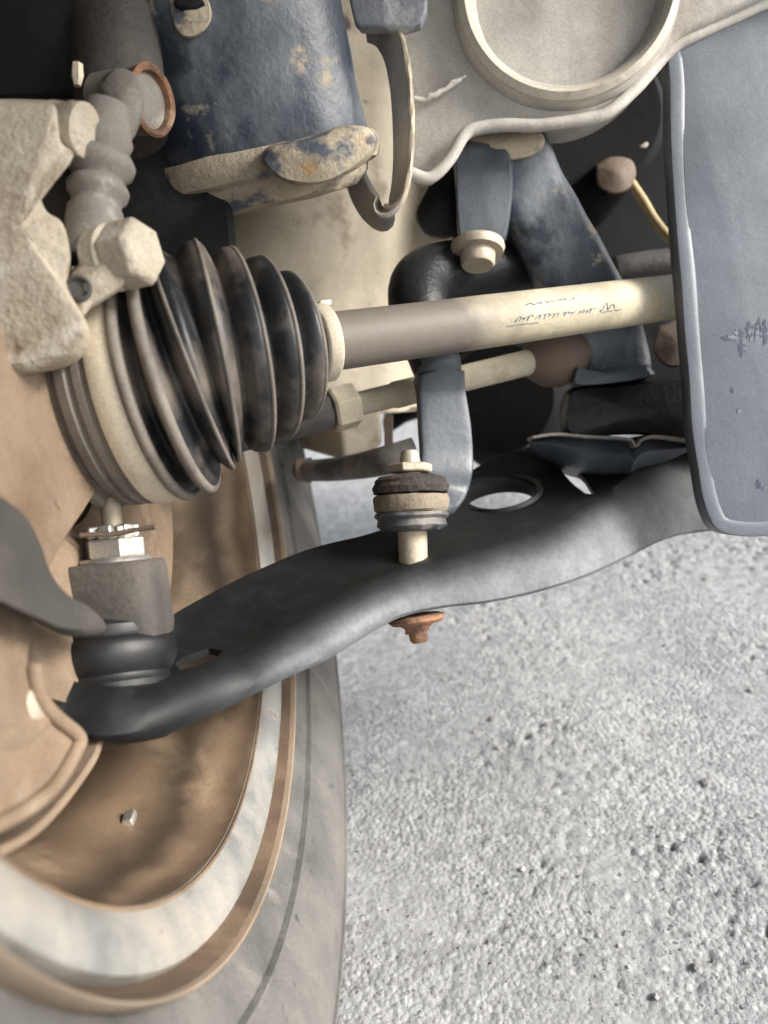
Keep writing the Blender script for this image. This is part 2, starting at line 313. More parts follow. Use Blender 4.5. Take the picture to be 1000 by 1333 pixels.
# ------------------------------------------------------------------ wheel
WC = Vector((-.084, .328, .339)); PSI = .055; CB = .023
N = Vector((math.cos(PSI) * math.cos(CB), -math.sin(PSI) * math.cos(CB), math.sin(CB)))   # wheel axis, towards the car
wheel = thing('road_wheel', 'dusty car wheel with brown inner rim and black tyre', 'wheel', (WC.x - .1, WC.y, 0))
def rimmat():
    """brown brake dust with a dark ring of shade painted into the well of the barrel"""
    m = M_rim.copy(); m.name = 'rim_with_shade_ring'; n = m.node_tree.nodes; L = m.node_tree.links; b = n['Principled BSDF']
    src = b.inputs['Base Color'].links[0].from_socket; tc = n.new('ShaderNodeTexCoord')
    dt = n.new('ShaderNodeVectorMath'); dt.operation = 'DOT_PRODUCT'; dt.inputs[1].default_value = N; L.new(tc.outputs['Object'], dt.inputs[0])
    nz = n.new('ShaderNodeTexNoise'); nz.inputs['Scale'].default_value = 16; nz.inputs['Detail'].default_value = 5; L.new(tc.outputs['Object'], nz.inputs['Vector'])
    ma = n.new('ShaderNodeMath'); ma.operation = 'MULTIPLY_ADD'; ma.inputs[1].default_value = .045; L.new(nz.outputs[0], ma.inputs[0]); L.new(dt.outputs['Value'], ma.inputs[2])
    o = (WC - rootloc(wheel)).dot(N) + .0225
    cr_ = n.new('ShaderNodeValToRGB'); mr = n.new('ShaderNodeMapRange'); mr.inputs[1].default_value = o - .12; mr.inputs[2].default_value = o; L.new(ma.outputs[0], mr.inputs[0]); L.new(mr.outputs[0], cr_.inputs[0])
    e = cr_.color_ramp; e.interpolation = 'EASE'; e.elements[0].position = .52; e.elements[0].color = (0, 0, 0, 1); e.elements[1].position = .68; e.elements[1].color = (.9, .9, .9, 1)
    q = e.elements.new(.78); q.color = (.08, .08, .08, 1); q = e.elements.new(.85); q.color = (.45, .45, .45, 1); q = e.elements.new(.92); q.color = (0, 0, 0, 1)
    mx = n.new('ShaderNodeMix'); mx.data_type = 'RGBA'; L.new(cr_.outputs[0], mx.inputs[0]); L.new(src, mx.inputs[6]); mx.inputs[7].default_value = (.045, .031, .02, 1); L.new(mx.outputs[2], b.inputs['Base Color'])  # shade inside the barrel, mixed into the base colour
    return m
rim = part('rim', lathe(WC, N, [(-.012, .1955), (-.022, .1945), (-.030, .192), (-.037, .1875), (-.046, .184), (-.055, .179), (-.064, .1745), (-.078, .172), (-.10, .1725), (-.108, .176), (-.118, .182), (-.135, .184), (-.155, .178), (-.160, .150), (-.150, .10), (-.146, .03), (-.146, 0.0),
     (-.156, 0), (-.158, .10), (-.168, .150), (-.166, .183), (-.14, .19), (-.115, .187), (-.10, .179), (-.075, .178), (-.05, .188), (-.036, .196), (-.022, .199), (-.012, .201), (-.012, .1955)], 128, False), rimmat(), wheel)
part('rim_flange', lathe(WC, N, [(-.0135, .1952), (-.0105, .1985), (-.0075, .205), (-.0060, .2105), (-.0062, .2140), (-.0090, .2160), (-.016, .2165), (-.016, .203), (-.0135, .1952)], 128, False), M_rimband, rim, 'bright grey inner flange of the rim')
part('lip_groove', lathe(WC, N, [(-.0125, .2155), (-.0110, .2168), (-.0080, .2182), (-.0045, .2195), (-.0018, .2205), (-.0105, .2212), (-.0125, .2155)], 128, False), mat('grimy_brown_groove', (.09, .06, .04), .6, 0, [((.16, .11, .07), 30, .6, .12, .8, S1)], .1), rim)
part('rim_lip', lathe(WC, N, [(-.010, .2195), (-.0022, .2203), (.0002, .2210), (.0006, .2217), (-.0006, .2224), (-.005, .2228), (-.016, .2228), (-.016, .2195), (-.010, .2195)], 128, False), M_lip, rim)
tp = [(-.008, .2226), (-.005, .2262), (-.002, .232), (.006, .250), (.0125, .270), (.014, .285), (.011, .302), (.003, .320), (-.007, .3315), (-.018, .337), (-.04, .339), (-.09, .340), (-.14, .339), (-.165, .335), (-.185, .318), (-.194, .29), (-.188, .25), (-.176, .226), (-.16, .2226), (-.008, .2226)]
tg = lathe(WC, N, tp, 144, False)
tyre = part('tyre', tg, M_tyre, wheel)
# moulded circumferential ribs on the sidewall and the tread blocks
for rr, ax in ((.2425, .0036), (.2965, .0123)):
    part('sidewall_rib', lathe(WC, N, [(ax - .002, rr - .0018), (ax + .0012, rr - .0008), (ax + .0013, rr + .0008), (ax - .002, rr + .0018)], 144, False), M_tyre, tyre)
blk = []
u0, v0 = frame(N)
for k in range(64):
    a = 2 * PI * k / 64; er = u0 * math.cos(a) + v0 * math.sin(a); et = N.cross(er)
    g = box(WC + er * .3365 + N * -.022, er, et, N, .012, .024, .030)
    for p in g.v:
        q = p - WC; t = q.dot(N)
        if t > -.015 and (q - N * t).length > .338: p -= er * .007
    part('tread_block', g, M_tyre, tyre, bev=.0015)
part('balance_weight', box(WC + N * -.052 + (u0 * -math.cos(.36) + v0 * math.sin(.36)) * .1790, u0, v0, N, .004, .007, .005), M_nut, rim, bev=.001)

# ------------------------------------------------------------------ brake dust plate and hub carrier
A0 = W(200, 506, .329)                       # a point on the wheel axis at the joint
def onplane(x, y, off):
    """point on the plane across the wheel axis, off metres towards the car from the rim edge"""
    v = FWD + RT * ((x - 500) / FPX) + UP * ((666.5 - y) / FPX); P0 = WC + N * off
    return C0 + v * ((P0 - C0).dot(N) / v.dot(N))
dp = thing('brake_dust_plate', 'brown dust-coated brake backing plate inside the wheel', 'brake plate', tuple(WC + N * -.02 + Vector((0, 0, -.15))))
off = -.028
ol = [(-170, 470), (-60, 430), (60, 440), (128, 520), (140, 600), (112, 655), (82, 700), (58, 745), (40, 800), (32, 850), (30, 880), (40, 908), (58, 934), (92, 960), (90, 977), (60, 1030), (0, 1072), (-90, 1110), (-260, 1100), (-330, 800)]
sm = spline([onplane(x, y, off) for x, y in ol] + [onplane(*ol[0], off)], 4)[:-1]
part('shield_plate', plate(sm, N, .004, bev=.0018), M_dustsh, dp)
# the rolled rim and the lower lip of the plate
edge = spline([onplane(x, y, off) + N * .003 for x, y in [(32, 868), (38, 905), (58, 933), (91, 961), (86, 982), (55, 1030), (0, 1068), (-90, 1105)]], 6)
part('rolled_edge', tube(edge, .0024, 12), M_dustsh, dp, sub=0)
lip = spline([onplane(x, y, off - .012) for x, y in [(108, 962), (96, 995), (50, 1055), (0, 1098), (-90, 1140)]], 6)
part('lower_lip', ribbon(lip, N, .016, .003), M_dustsh, dp)
part('stiffening_rib', tube(spline([onplane(x, y, off) for x, y in [(-60, 940), (-10, 962), (30, 955), (56, 930)]], 6), .005, 12, flat=.6), M_dustsh, dp)
part('gap_light_disc', lathe(onplane(40, 918, off) + N * .001, N, [(-.002, .0055), (.0012, .0055), (.0018, .0045), (.002, 0)], 24), M_bolt, dp)  # pale disc added in place of light showing through a gap
disc = thing('brake_disc', 'worn steel brake disc edge behind the brown backing plate', 'brake disc', tuple(WC + N * -.045))
part('friction_ring', lathe(WC, N, [(-.062, .05), (-.062, .122), (-.0615, .124), (-.042, .124), (-.042, .06), (-.05, .05), (-.062, .05)], 96, False), M_dustsh, disc)
part('disc_hat', lathe(WC, N, [(-.062, .055), (-.1, .07), (-.13, .075), (-.135, 0)], 64, False), M_castdark, disc)

kn = thing('steering_knuckle', 'grey-brown cast knuckle with lower arm reaching down to the ball joint', 'knuckle', tuple(W(60, 760, .335)))
# arm running from the hub down to the boss of the joint
la = [(p.x, p.y) for p in spline([(x, y, 0) for x, y in [(-120, 560), (-20, 632), (30, 672), (52, 712), (64, 742), (88, 775), (128, 800), (136, 822), (90, 828), (50, 812), (0, 786), (-60, 750), (-130, 700)]], 4)]
cxy = (0, 730)
fl = [onplane(x, y, off + .013) for x, y in la]; fl2 = [onplane(cxy[0] + (x - cxy[0]) * .93, cxy[1] + (y - cxy[1]) * .90, off + .017) for x, y in la]; bl = [onplane(x, y, off + .0025) for x, y in la]
part('lower_arm', loft([bl, fl, fl2]), M_castdark, kn, angle=60, jit=.0008)
# tapered boss round the ball joint stud
bx = (W(148, 700, .325) - W(160, 830, .324)).normalized()
bo = W(160, 830, .324)
Lb = (W(148, 733, .325) - bo).length
bprof = []
loops = []
uu, vv = frame(bx, RT)
for t, a, b in ((0.0, .0185, .018), (.15, .0198, .0185), (.5, .0205, .019), (.86, .0212, .019), (.97, .0210, .0185), (1.0, .0198, .0175)):
    c = bo + bx * (Lb * t) + RT * (.0035 * (1 - t)) - RT * .003
    loops.append([c + uu * (a * (abs(math.cos(q)) ** .5) * (1 if math.cos(q) > 0 else -1)) + vv * (b * (abs(math.sin(q)) ** .5) * (1 if math.sin(q) > 0 else -1)) for q in [2 * PI * k / 40 for k in range(40)]])
part('ball_joint_boss', loft(loops), M_castdark, kn, angle=50)
part('shade_block', solid([(110, 130), (215, 140), (290, 240), (306, 300), (300, 350), (250, 380), (180, 380), (130, 330)], .372, .40, bulge=.003), M_plastic, kn, 'added black block standing in for shade beside the knuckle')  # dark block added to stand in for shade behind the caliper

# ------------------------------------------------------------------ lower ball joint
bj = thing('ball_joint', 'black rubber ball joint with bright castle nut and split pin', 'ball joint', tuple(W(150, 945, .32)))
bc = W(146, 905, .318)
tilt = (W(140, 830, .323) - bc).normalized()
part('joint_housing', lathe(bc, tilt, [(-.020, 0), (-.020, .019), (-.0175, .0262), (-.012, .0292), (-.004, .0296), (-.001, .0286), (.002, .0245), (.004, .022), (.004, 0)], 56), M_rubber, bj)
part('rubber_boot', lathe(bc, tilt, [(-.001, .0225), (.0015, .0250), (.004, .0252), (.0055, .0240), (.007, .0238), (.009, .0252), (.0135, .0272), (.0180, .0274), (.0205, .0262), (.0218, .0246), (.0232, .0252), (.0262, .0250), (.0285, .0210), (.031, .0165), (.031, 0)], 64), M_rubber, bj)
so = W(151, 735, .325)
part('threaded_stud', lathe(so, bx, [(-.02, .006), (.012, .006), (.016, .0042), (.030, .0040), (.036, .0038), (.036, 0)], 24), M_bolt, bj)
part('washer', lathe(so, bx, [(-.001, .0145), (.002, .0150), (.003, .0142), (.003, .006)], 40), M_nut, bj)
nut = part('castle_nut', hexprism(so, bx, [(.0028, .0118), (.0034, .0128), (.0105, .0128), (.0112, .0116), (.0112, .005)]), M_nut, bj, bev=.0006, smooth=False)
for k in range(6):
    a = 2 * PI * (k + .5) / 6; u, v = frame(bx); er = u * math.cos(a) + v * math.sin(a); et = bx.cross(er)
    part('castellation', box(so + bx * .0138 + er * .0078, er, et, bx, .0052, .0056, .0056), M_nut, nut, bev=.0009)
pc = so + bx * .0140
pinp = spline([W(104, 697, .312), W(125, 696, .313), W(150, 695, .3135), W(180, 689, .313), W(203, 686, .312)], 6)
part('split_pin', tube(pinp, .0011, 10), M_conn, bj)

# ------------------------------------------------------------------ lower control arm
arm = thing('lower_control_arm', 'black stamped steel lower control arm running above the concrete', 'control arm', tuple(WZ(520, 800, .20)))
ST = [  # front bottom, front top, back edge (photo coordinates), height of the top
    ((60, 922), (66, 894), (112, 850), .235),
    ((82, 948), (94, 908), (140, 846), .234),
    ((140, 962), (150, 916), (184, 836), .232),
    ((210, 952), (214, 902), (222, 802), .230),
    ((300, 914), (300, 868), (300, 759), .228),
    ((362, 882), (352, 842), (345, 738), .227),
    ((425, 853), (405, 812), (390, 719), .226),
    ((470, 826), (455, 785), (430, 707), .225),
    ((520, 799), (505, 758), (480, 695), .224),
    ((575, 787), (555, 742), (530, 675), .222),
    ((635, 780), (610, 728), (585, 632), .220),
    ((700, 766), (675, 708), (640, 598), .218),
    ((760, 747), (730, 687), (690, 585), .216),
    ((815, 722), (785, 655), (745, 577), .214),
    ((860, 700), (830, 622), (790, 573), .212),
    ((900, 690), (880, 592), (830, 568), .211),
    ((955, 684), (935, 575), (890, 562), .210)]
fb = []; ft = []; bk = []
for a, b, c, z in ST:
    q = WZ(*b, z); kk = WZ(*c, z + .002)
    if b[0] < 160: q = W(*b, .285); kk = W(*c, .312)          # the end wraps round the joint housing
    elif b[0] < 230: q = W(*b, .296)
    ft.append(q); bk.append(kk); fb.append(W(*a, depth(q) - .004))
fb, ft, bk = spline(fb, 4), spline(ft, 4), spline(bk, 4)
rows = []
for i in range(len(fb)):
    B, T, K = fb[i], ft[i], bk[i]; row = []
    row.append(B + (K - T).normalized() * .010 + (B - T).normalized() * .002)      # return lip at the bottom
    row.append(B + (K - T).normalized() * .003 + (B - T).normalized() * .0035)
    hv = (T - B); dv = (K - T)
    row += [B - dv.normalized() * .001, B + hv * .3 - dv.normalized() * .0035, B + hv * .62 - dv.normalized() * .003, B + hv * .86 + dv.normalized() * .001, T + dv.normalized() * .009 - Vector((0, 0, .0006))]
    wln = dv.length
    for q in (.3, .45, .6, .75, .9): row.append(T + dv * q - Vector((0, 0, .005 * math.sin(q * PI))))
    row.append(K); row.append(K + dv.normalized() * .003 - Vector((0, 0, .004))); row.append(K + dv.normalized() * .004 - Vector((0, 0, .009)))
    rows.append(row)
sheet = loft(rows, False, False)
ao = part('pressed_shell', sheet, M_arm, arm, solid=.0035, sub=0)
# one hole with a turned collar, a drain slot near the joint, the open slot at the inner end
def vcut(pts, z0, z1):
    lo = [Vector((p.x, p.y, z0)) for p in pts]; hi = [Vector((p.x, p.y, z1)) for p in pts]; return loft([lo, hi])
HZ = .219
hc = WZ(647, 634, HZ); hr = (WZ(690, 634, HZ) - WZ(604, 634, HZ)).length / 2
hole = [hc + Vector((math.cos(t), math.sin(t), 0)) * hr * 1.05 for t in [2 * PI * k / 40 for k in range(40)]]
slot = [WZ(x, y, .226) for x, y in [(232, 874), (242, 862), (272, 845), (290, 846), (284, 860), (258, 880), (238, 885)]]
slot2 = [WZ(x, y, .216) for x, y in [(728, 603), (746, 600), (760, 612), (775, 636), (762, 633), (742, 617)]]
offA = rootloc(arm)
def sh(g): g.v = [p - offA for p in g.v]; g2 = G(); g2.v = [p + offA for p in g.v]; g2.f = g.f; return g2
bpy.context.view_layer.update()
cut(ao, [vcut(hole, .15, .30), vcut(slot, .15, .30), vcut(slot2, .15, .30)])
# road dust and ground bounce light painted into the front flange, soft towards the top
from mathutils.kdtree import KDTree
kd = KDTree(len(sheet.v)); nrow = len(rows[0])
for i, p in enumerate(sheet.v): kd.insert(p - offA, i)
kd.balance()
WTS = [.9, 1, 1, .95, .6, .2, .03] + [0] * 20
at_ = ao.data.attributes.new('dust', 'FLOAT', 'POINT')
for q in ao.data.vertices:
    _, i, _ = kd.find(q.co); at_.data[q.index].value = WTS[i % nrow] * max(0, min(1, (i // nrow / 4 - 3.4) / 3.4))
def armmat():
    m = M_arm.copy(); m.name = 'arm_paint_dusty_lit_front'; n = m.node_tree.nodes; L = m.node_tree.links; b = n['Principled BSDF']
    src = b.inputs['Base Color'].links[0].from_socket; a = n.new('ShaderNodeAttribute'); a.attribute_name = 'dust'
    tc = n.new('ShaderNodeTexCoord'); z = n.new('ShaderNodeTexNoise'); z.inputs['Scale'].default_value = 60; z.inputs['Detail'].default_value = 8; L.new(tc.outputs['Object'], z.inputs['Vector'])
    r = n.new('ShaderNodeMapRange'); r.inputs[1].default_value = .3; r.inputs[2].default_value = .65; r.inputs[3].default_value = .55; r.inputs[4].default_value = 1; L.new(z.outputs[0], r.inputs[0])
    z2 = n.new('ShaderNodeTexNoise'); z2.inputs['Scale'].default_value = 380; z2.inputs['Detail'].default_value = 5; L.new(tc.outputs['Object'], z2.inputs['Vector'])
    r2 = n.new('ShaderNodeMapRange'); r2.inputs[1].default_value = .35; r2.inputs[2].default_value = .6; r2.inputs[3].default_value = .8; r2.inputs[4].default_value = 1; L.new(z2.outputs[0], r2.inputs[0])
    m0 = n.new('ShaderNodeMath'); m0.operation = 'MULTIPLY'; L.new(r2.outputs[0], m0.inputs[0]); L.new(r.outputs[0], m0.inputs[1])
    mu = n.new('ShaderNodeMath'); mu.operation = 'MULTIPLY'; L.new(a.outputs['Fac'], mu.inputs[0]); L.new(m0.outputs[0], mu.inputs[1])
    mx = n.new('ShaderNodeMix'); mx.data_type = 'RGBA'; L.new(mu.outputs[0], mx.inputs[0]); L.new(src, mx.inputs[6]); mx.inputs[7].default_value = (.17, .178, .188, 1); L.new(mx.outputs[2], b.inputs['Base Color'])
    return m
ao.data.materials.clear(); ao.data.materials.append(armmat())
part('hole_collar', lathe(hc - Vector((0, 0, .0065)), Vector((0, 0, 1)), [(-.007, hr * 1.05), (-.001, hr * 1.06), (.003, hr * 1.14), (.004, hr * 1.26), (.0015, hr * 1.3), (-.002, hr * 1.16), (-.007, hr * 1.10), (-.007, hr * 1.05)], 48, False), M_arm, arm)

# ------------------------------------------------------------------ stabiliser link
ld = .405
link = thing('stabiliser_link', 'stabiliser link bolt with stacked rubber bushings through the control arm', 'stabiliser link', tuple(W(540, 836, ld)))
lax = (W(533, 590, ld + .002) - W(541, 830, ld - .002)).normalized()
lb = W(541, 820, ld - .002)
Hh = lambda y: (W(537, y, ld) - lb).dot(lax)
part('link_bolt', lathe(lb, lax, [(-.002, .0055), (Hh(600), .0055), (Hh(590), .0048), (Hh(586), .004), (Hh(586), 0)], 24), M_bolt, link)
part('top_nut', hexprism(lb, lax, [(Hh(615), .0110), (Hh(613), .0120), (Hh(605), .0120), (Hh(603), .0105), (Hh(603), .004)]), M_bolt, link, bev=.0005, smooth=False)
part('upper_bushing', lathe(lb, lax, [(Hh(645), .010), (Hh(642), .0195), (Hh(634), .0203), (Hh(628), .0188), (Hh(625), .0190), (Hh(621), .0172), (Hh(618), .011), (Hh(618), 0)], 56), M_bush, link, jit=.0006, jscale=200)
part('middle_bushing', lathe(lb, lax, [(Hh(669), .010), (Hh(668), .0180), (Hh(664), .0196), (Hh(650), .0200), (Hh(645), .0192), (Hh(643), .012)], 56), M_bushtan, link, jit=.0005, jscale=160)
part('lower_bushing', lathe(lb, lax, [(Hh(692), .008), (Hh(690), .0160), (Hh(684), .0184), (Hh(676), .0176), (Hh(672), .0196), (Hh(668), .0190), (Hh(667), .012)], 56), M_hose, link, jit=.0006, jscale=140)
part('spacer_sleeve', lathe(lb, lax, [(Hh(745), .0058), (Hh(745), .0075), (Hh(690), .0078), (Hh(690), .0058)], 28, False), M_bolt, link)
wa = (lax + RT * -.10).normalized(); wo = W(542, 806, ld - .016)
part('bottom_washer', lathe(wo, wa, [(-.0022, .006), (-.0020, .0125), (-.0004, .0143), (.0014, .0143), (.0022, .0125), (.0022, .004)], 40), M_rust, link)
part('bottom_nut', lathe(wo, wa, [(-.0118, 0), (-.0118, .0034), (-.0105, .0046), (-.0070, .0048), (-.0050, .0058), (-.0018, .0098), (-.0018, 0)], 24), M_rust, link)

# ------------------------------------------------------------------ stabiliser bar
sb = thing('stabiliser_bar', 'blue-black stabiliser bar with flattened end behind the drive shaft', 'stabiliser bar', tuple(W(560, 640, .40)))
path = spline([W(700, 345, .50), W(640, 350, .475), W(585, 352, .455), W(548, 368, .437), W(545, 405, .425), W(560, 450, .424), W(569, 480, .421)], 8)
part('round_bar', tube(path, [.016, .0165, .0168, .0168, .0160, .0145, .0130], 28), M_black, sb)  # darker paint than the flattened end, standing in for shade
p2 = spline([W(568, 468, .421), W(571, 490, .421), W(575, 520, .4205), W(579, 560, .420), W(581, 590, .4195), W(580, 612, .417), W(575, 630, .416), W(565, 643, .412), W(552, 650, .407), W(538, 653, .404)], 7)
loops = []
n = len(p2)
for i in range(n):
    t = (p2[min(i + 1, n - 1)] - p2[max(i - 1, 0)]).normalized(); k = i / (n - 1)
    dirw = RT + FWD * .25; s = (dirw - t * dirw.dot(t)).normalized(); h = t.cross(s)
    a = .0128 + .0018 * min(1, max(0, (k - .12) / .2)); b = max(.0036, .0130 - .0094 * min(1, max(0, (k - .06) / .14)))
    if k > .86: a *= max(.25, math.sqrt(max(0, 1 - ((k - .86) / .145) ** 2)))
    e = .9 if k < .1 else .28
    loops.append([p2[i] + s * (a * abs(math.cos(q)) ** e * (1 if math.cos(q) > 0 else -1)) + h * (b * abs(math.sin(q)) ** e * (1 if math.sin(q) > 0 else -1)) for q in [2 * PI * m / 28 for m in range(28)]])
part('flattened_end', loft(loops), M_sway, sb)

# ------------------------------------------------------------------ drive shaft with ribbed boot
ds = thing('drive_shaft', 'dusty drive shaft with ribbed black rubber boot between wheel and gearbox', 'drive shaft', tuple(W(420, 520, .335)))
s0, s1 = W(424, 446, .337), W(905, 383, .468)
sx = (s1 - s0).normalized(); Ls = (s1 - s0).length
rs = .0130
def dirty_shaft():
    """cream paint, with grey-brown road film building up towards the boot"""
    m = M_shaft.copy(); m.name = 'shaft_paint_with_road_film'; n = m.node_tree.nodes; L = m.node_tree.links; b = n['Principled BSDF']
    src = b.inputs['Base Color'].links[0].from_socket; tc = n.new('ShaderNodeTexCoord')
    dt = n.new('ShaderNodeVectorMath'); dt.operation = 'DOT_PRODUCT'; dt.inputs[1].default_value = sx; L.new(tc.outputs['Object'], dt.inputs[0])
    nz = n.new('ShaderNodeTexNoise'); nz.inputs['Scale'].default_value = 45; nz.inputs['Detail'].default_value = 7; L.new(tc.outputs['Object'], nz.inputs['Vector'])
    ma = n.new('ShaderNodeMath'); ma.operation = 'MULTIPLY_ADD'; ma.inputs[1].default_value = .05; L.new(nz.outputs[0], ma.inputs[0]); L.new(dt.outputs['Value'], ma.inputs[2])
    o = (s0 - rootloc(ds)).dot(sx)
    mr = n.new('ShaderNodeMapRange'); mr.inputs[1].default_value = o + Ls * .27 + .025; mr.inputs[2].default_value = o + Ls * .40 + .025; L.new(ma.outputs[0], mr.inputs[0])
    mx = n.new('ShaderNodeMix'); mx.data_type = 'RGBA'; mx.inputs[6].default_value = (.12, .102, .086, 1); L.new(mr.outputs[0], mx.inputs[0]); L.new(src, mx.inputs[7]); L.new(mx.outputs[2], b.inputs['Base Color'])
    return m
sho = part('shaft_tube', lathe(s0, sx, [(-.02, rs * .97), (Ls * .25, rs * .985), (Ls * .35, rs), (Ls, rs), (Ls, 0)], 48), dirty_shaft(), ds, 'shaft tube grey-brown near the boot, cream-yellow with blue marks beyond')
# illegible blue hand marks: thin strokes lying on the shaft
us, vs2 = frame(sx, UP)
def onshaft(s, a, lift=.0002): return s0 + sx * s + (us * math.cos(a) + vs2 * math.sin(a)) * (rs + lift)
# direction facing the camera
cm = s0 + sx * Ls * .6; tocam = (C0 - cm).normalized(); tc_ = tocam - sx * tocam.dot(sx); A_c = math.atan2(tc_.dot(vs2), tc_.dot(us))
sgn = 1 if (us * math.cos(A_c + .2) + vs2 * math.sin(A_c + .2)).dot(UP) > (us * math.cos(A_c) + vs2 * math.sin(A_c)).dot(UP) else -1
def stroke(sa, sb_, a0, amp, freq, wd, seed):
    pts = []; n = 110; ph = seed * 1.7
    for k in range(n + 1):
        t = k / n; f1 = noise.noise(Vector((t * freq * .8, seed, 0))); f2 = noise.noise(Vector((t * 3, seed + 5, 0))); w_ = 2 * PI * (freq * t + .6 * f2) + ph
        s = sa + (sb_ - sa) * t + .0011 * math.sin(w_ + 1.1); pts.append(onshaft(s, A_c + sgn * (a0 + amp * (math.cos(w_) * (.55 + .9 * f1) + .5 * f2))))
    return tube(pts, [wd * (.5 + abs(noise.noise(Vector((q * .7, seed, 3)))) * 1.6) for q in range(12)], 5)
for i, a in enumerate([(.385, .43, -.06, .10, 4, .00028, 1), (.44, .50, -.08, .13, 5, .0003, 2), (.51, .545, -.09, .10, 3, .00028, 3), (.555, .60, -.10, .11, 4, .00026, 4), (.62, .665, -.05, .17, 2.2, .00034, 5), (.625, .68, -.22, .02, .6, .00024, 6), (.36, .45, -.27, .02, .7, .00024, 7), (.42, .49, .44, .06, 4, .00026, 8), (.50, .55, .46, .05, 3, .00024, 9)]):
    part('ink_stroke', stroke(a[0] * Ls, a[1] * Ls, *a[2:]), M_ink, sho)

# boot rings: crest centres follow the bend of the joint
cen = [W(112, 526, .331), W(150, 517, .330), W(186, 509, .3295), W(212, 501, .3285), W(238, 490, .3275), W(266, 464, .327), W(306, 460, .329), W(342, 456, .3315), W(376, 453, .334), W(402, 449, .336), W(428, 445.5, .338)]
cs_ = spline(cen, 24)
def at_s(k): return cs_[int(round(k * 24))]
def tan_s(k):
    i = int(round(k * 24)); return (cs_[min(i + 10, len(cs_) - 1)] - cs_[max(i - 10, 0)]).normalized()
def dirk(k):
    """ring axis: along the wheel axis on the left, along the shaft on the right"""
    t = min(1, max(0, (k - 2.4) / 5.8)); a = N * (1 - t) + sx * t; return (a * .75 + tan_s(k) * .25).normalized()
# (position, radius): crests and valleys
BP = [(2.70, .0455), (2.78, .0472), (2.95, .0478), (3.1, .0470), (3.22, .0425), (3.32, .0410), (3.42, .0425), (3.54, .0468), (3.68, .0480), (3.86, .0478), (3.98, .0450), (4.08, .0410), (4.2, .0405), (4.32, .0440), (4.46, .0462), (4.64, .0467), (4.78, .0458), (4.92, .0425), (5.02, .0415), (5.12, .0438),
      (5.24, .0456), (5.42, .0459), (5.56, .0446), (5.66, .0405), (5.74, .0375), (5.84, .0385), (5.98, .0418), (6.16, .0428), (6.34, .0428), (6.46, .0414), (6.56, .0370), (6.64, .0340), (6.74, .0350), (6.9, .0372), (7.08, .0382), (7.26, .0382), (7.38, .0366), (7.48, .0325), (7.56, .0298), (7.68, .0300), (7.86, .0312), (8.06, .0318), (8.25, .0314), (8.38, .0295), (8.48, .0250), (8.6, .0212), (8.8, .0184), (9.0, .0167), (9.2, .0154), (9.9, .0148), (10.0, .0140)]
def ring(k, r, seg=96):
    a = dirk(k); u, v = frame(a, UP); o = at_s(k); return [o + (u * math.cos(2 * PI * q / seg) + v * math.sin(2 * PI * q / seg)) * r for q in range(seg)]
bps = spline([(a, b, 0) for a, b in BP], 3)
boot = part('ribbed_boot', loft([ring(p.x, p.y) for p in bps], True, False), M_boot, ds, 'black ribbed rubber boot streaked with brown dust', angle=80)
# thin moulded crest lines, dusty
for k, r in ((4.6, .0463), (5.40, .0456), (6.40, .0422), (7.32, .0377), (8.3, .0308)):
    lp = ring(k, r + .0002, 96); part('crest_ridge', tube(lp + [lp[0]], .0009, 8, caps=False), M_bootdust, boot)
for k, r in ((2.92, .0476), (3.74, .0478)):
    lp = ring(k, r + .0002, 96); part('crest_ridge', tube(lp + [lp[0]], .0024, 10, caps=False, ), M_bootdust, boot)
part('large_clamp', loft([ring(k, r) for k, r in ((1.66, .0462), (1.70, .0482), (1.78, .0488), (2.62, .0488), (2.70, .0482), (2.73, .0462))], True, False), M_clamp, ds, 'pale metal clamp band round the wide end of the boot')
part('joint_housing', loft([ring(k, r) for k, r in ((-.0, .030), (.0, .044), (.10, .0465), (.32, .0465), (.40, .0435), (.55, .0430), (.66, .0440), (.74, .0462), (1.0, .0470), (1.08, .0455), (1.16, .0455), (1.24, .0472), (1.45, .0476), (1.52, .0464), (1.60, .0464), (1.66, .0474), (1.72, .0470), (1.74, .044), (3.0, .040))], True, False), M_bootdust, ds)
part('small_clamp', loft([ring(k, r, 64) for k, r in ((9.22, .0148), (9.25, .0166), (9.34, .0171), (9.82, .0169), (9.9, .0164), (9.92, .0148))], True, False), M_clamp, ds, 'narrow brass-coloured clamp at the thin end of the boot')
cq = at_s(9.55) + UP * .0166; part('clamp_buckle', box(cq, sx, sx.cross(UP).normalized(), UP, .006, .010, .0025), M_clamp, ds, bev=.0008)

# ------------------------------------------------------------------ tie rod
tr = thing('tie_rod', 'cream dusty tie rod with lock nut running behind the drive shaft', 'tie rod', tuple(W(470, 540, .43)))
t0, t1 = W(360, 552, .425), W(712, 466, .475)
tx = (t1 - t0).normalized(); Lt = (t1 - t0).length
part('rod', lathe(t0, tx, [(Lt * .25, .0068), (Lt * .40, .0070), (Lt * .41, .0078), (Lt * .98, .0078), (Lt, .007)], 28), M_tie, tr)
part('rod_end_sleeve', lathe(t0, tx, [(-.05, .010), (-.0, .0105), (Lt * .16, .0108), (Lt * .18, .0095), (Lt * .18, 0)], 32), M_castdark, tr)
part('lock_nut', hexprism(t0, tx, [(Lt * .185, .0118), (Lt * .195, .0130), (Lt * .265, .0130), (Lt * .275, .0115), (Lt * .275, 0)]), M_tie, tr, bev=.0006, smooth=False)
part('inner_joint', lathe(W(700, 470, .475), tx, [(-.01, .007), (-.004, .012), (.002, .0165), (.012, .019), (.022, .0175), (.03, .013), (.05, .012), (.05, 0)], 36), M_conn, tr)

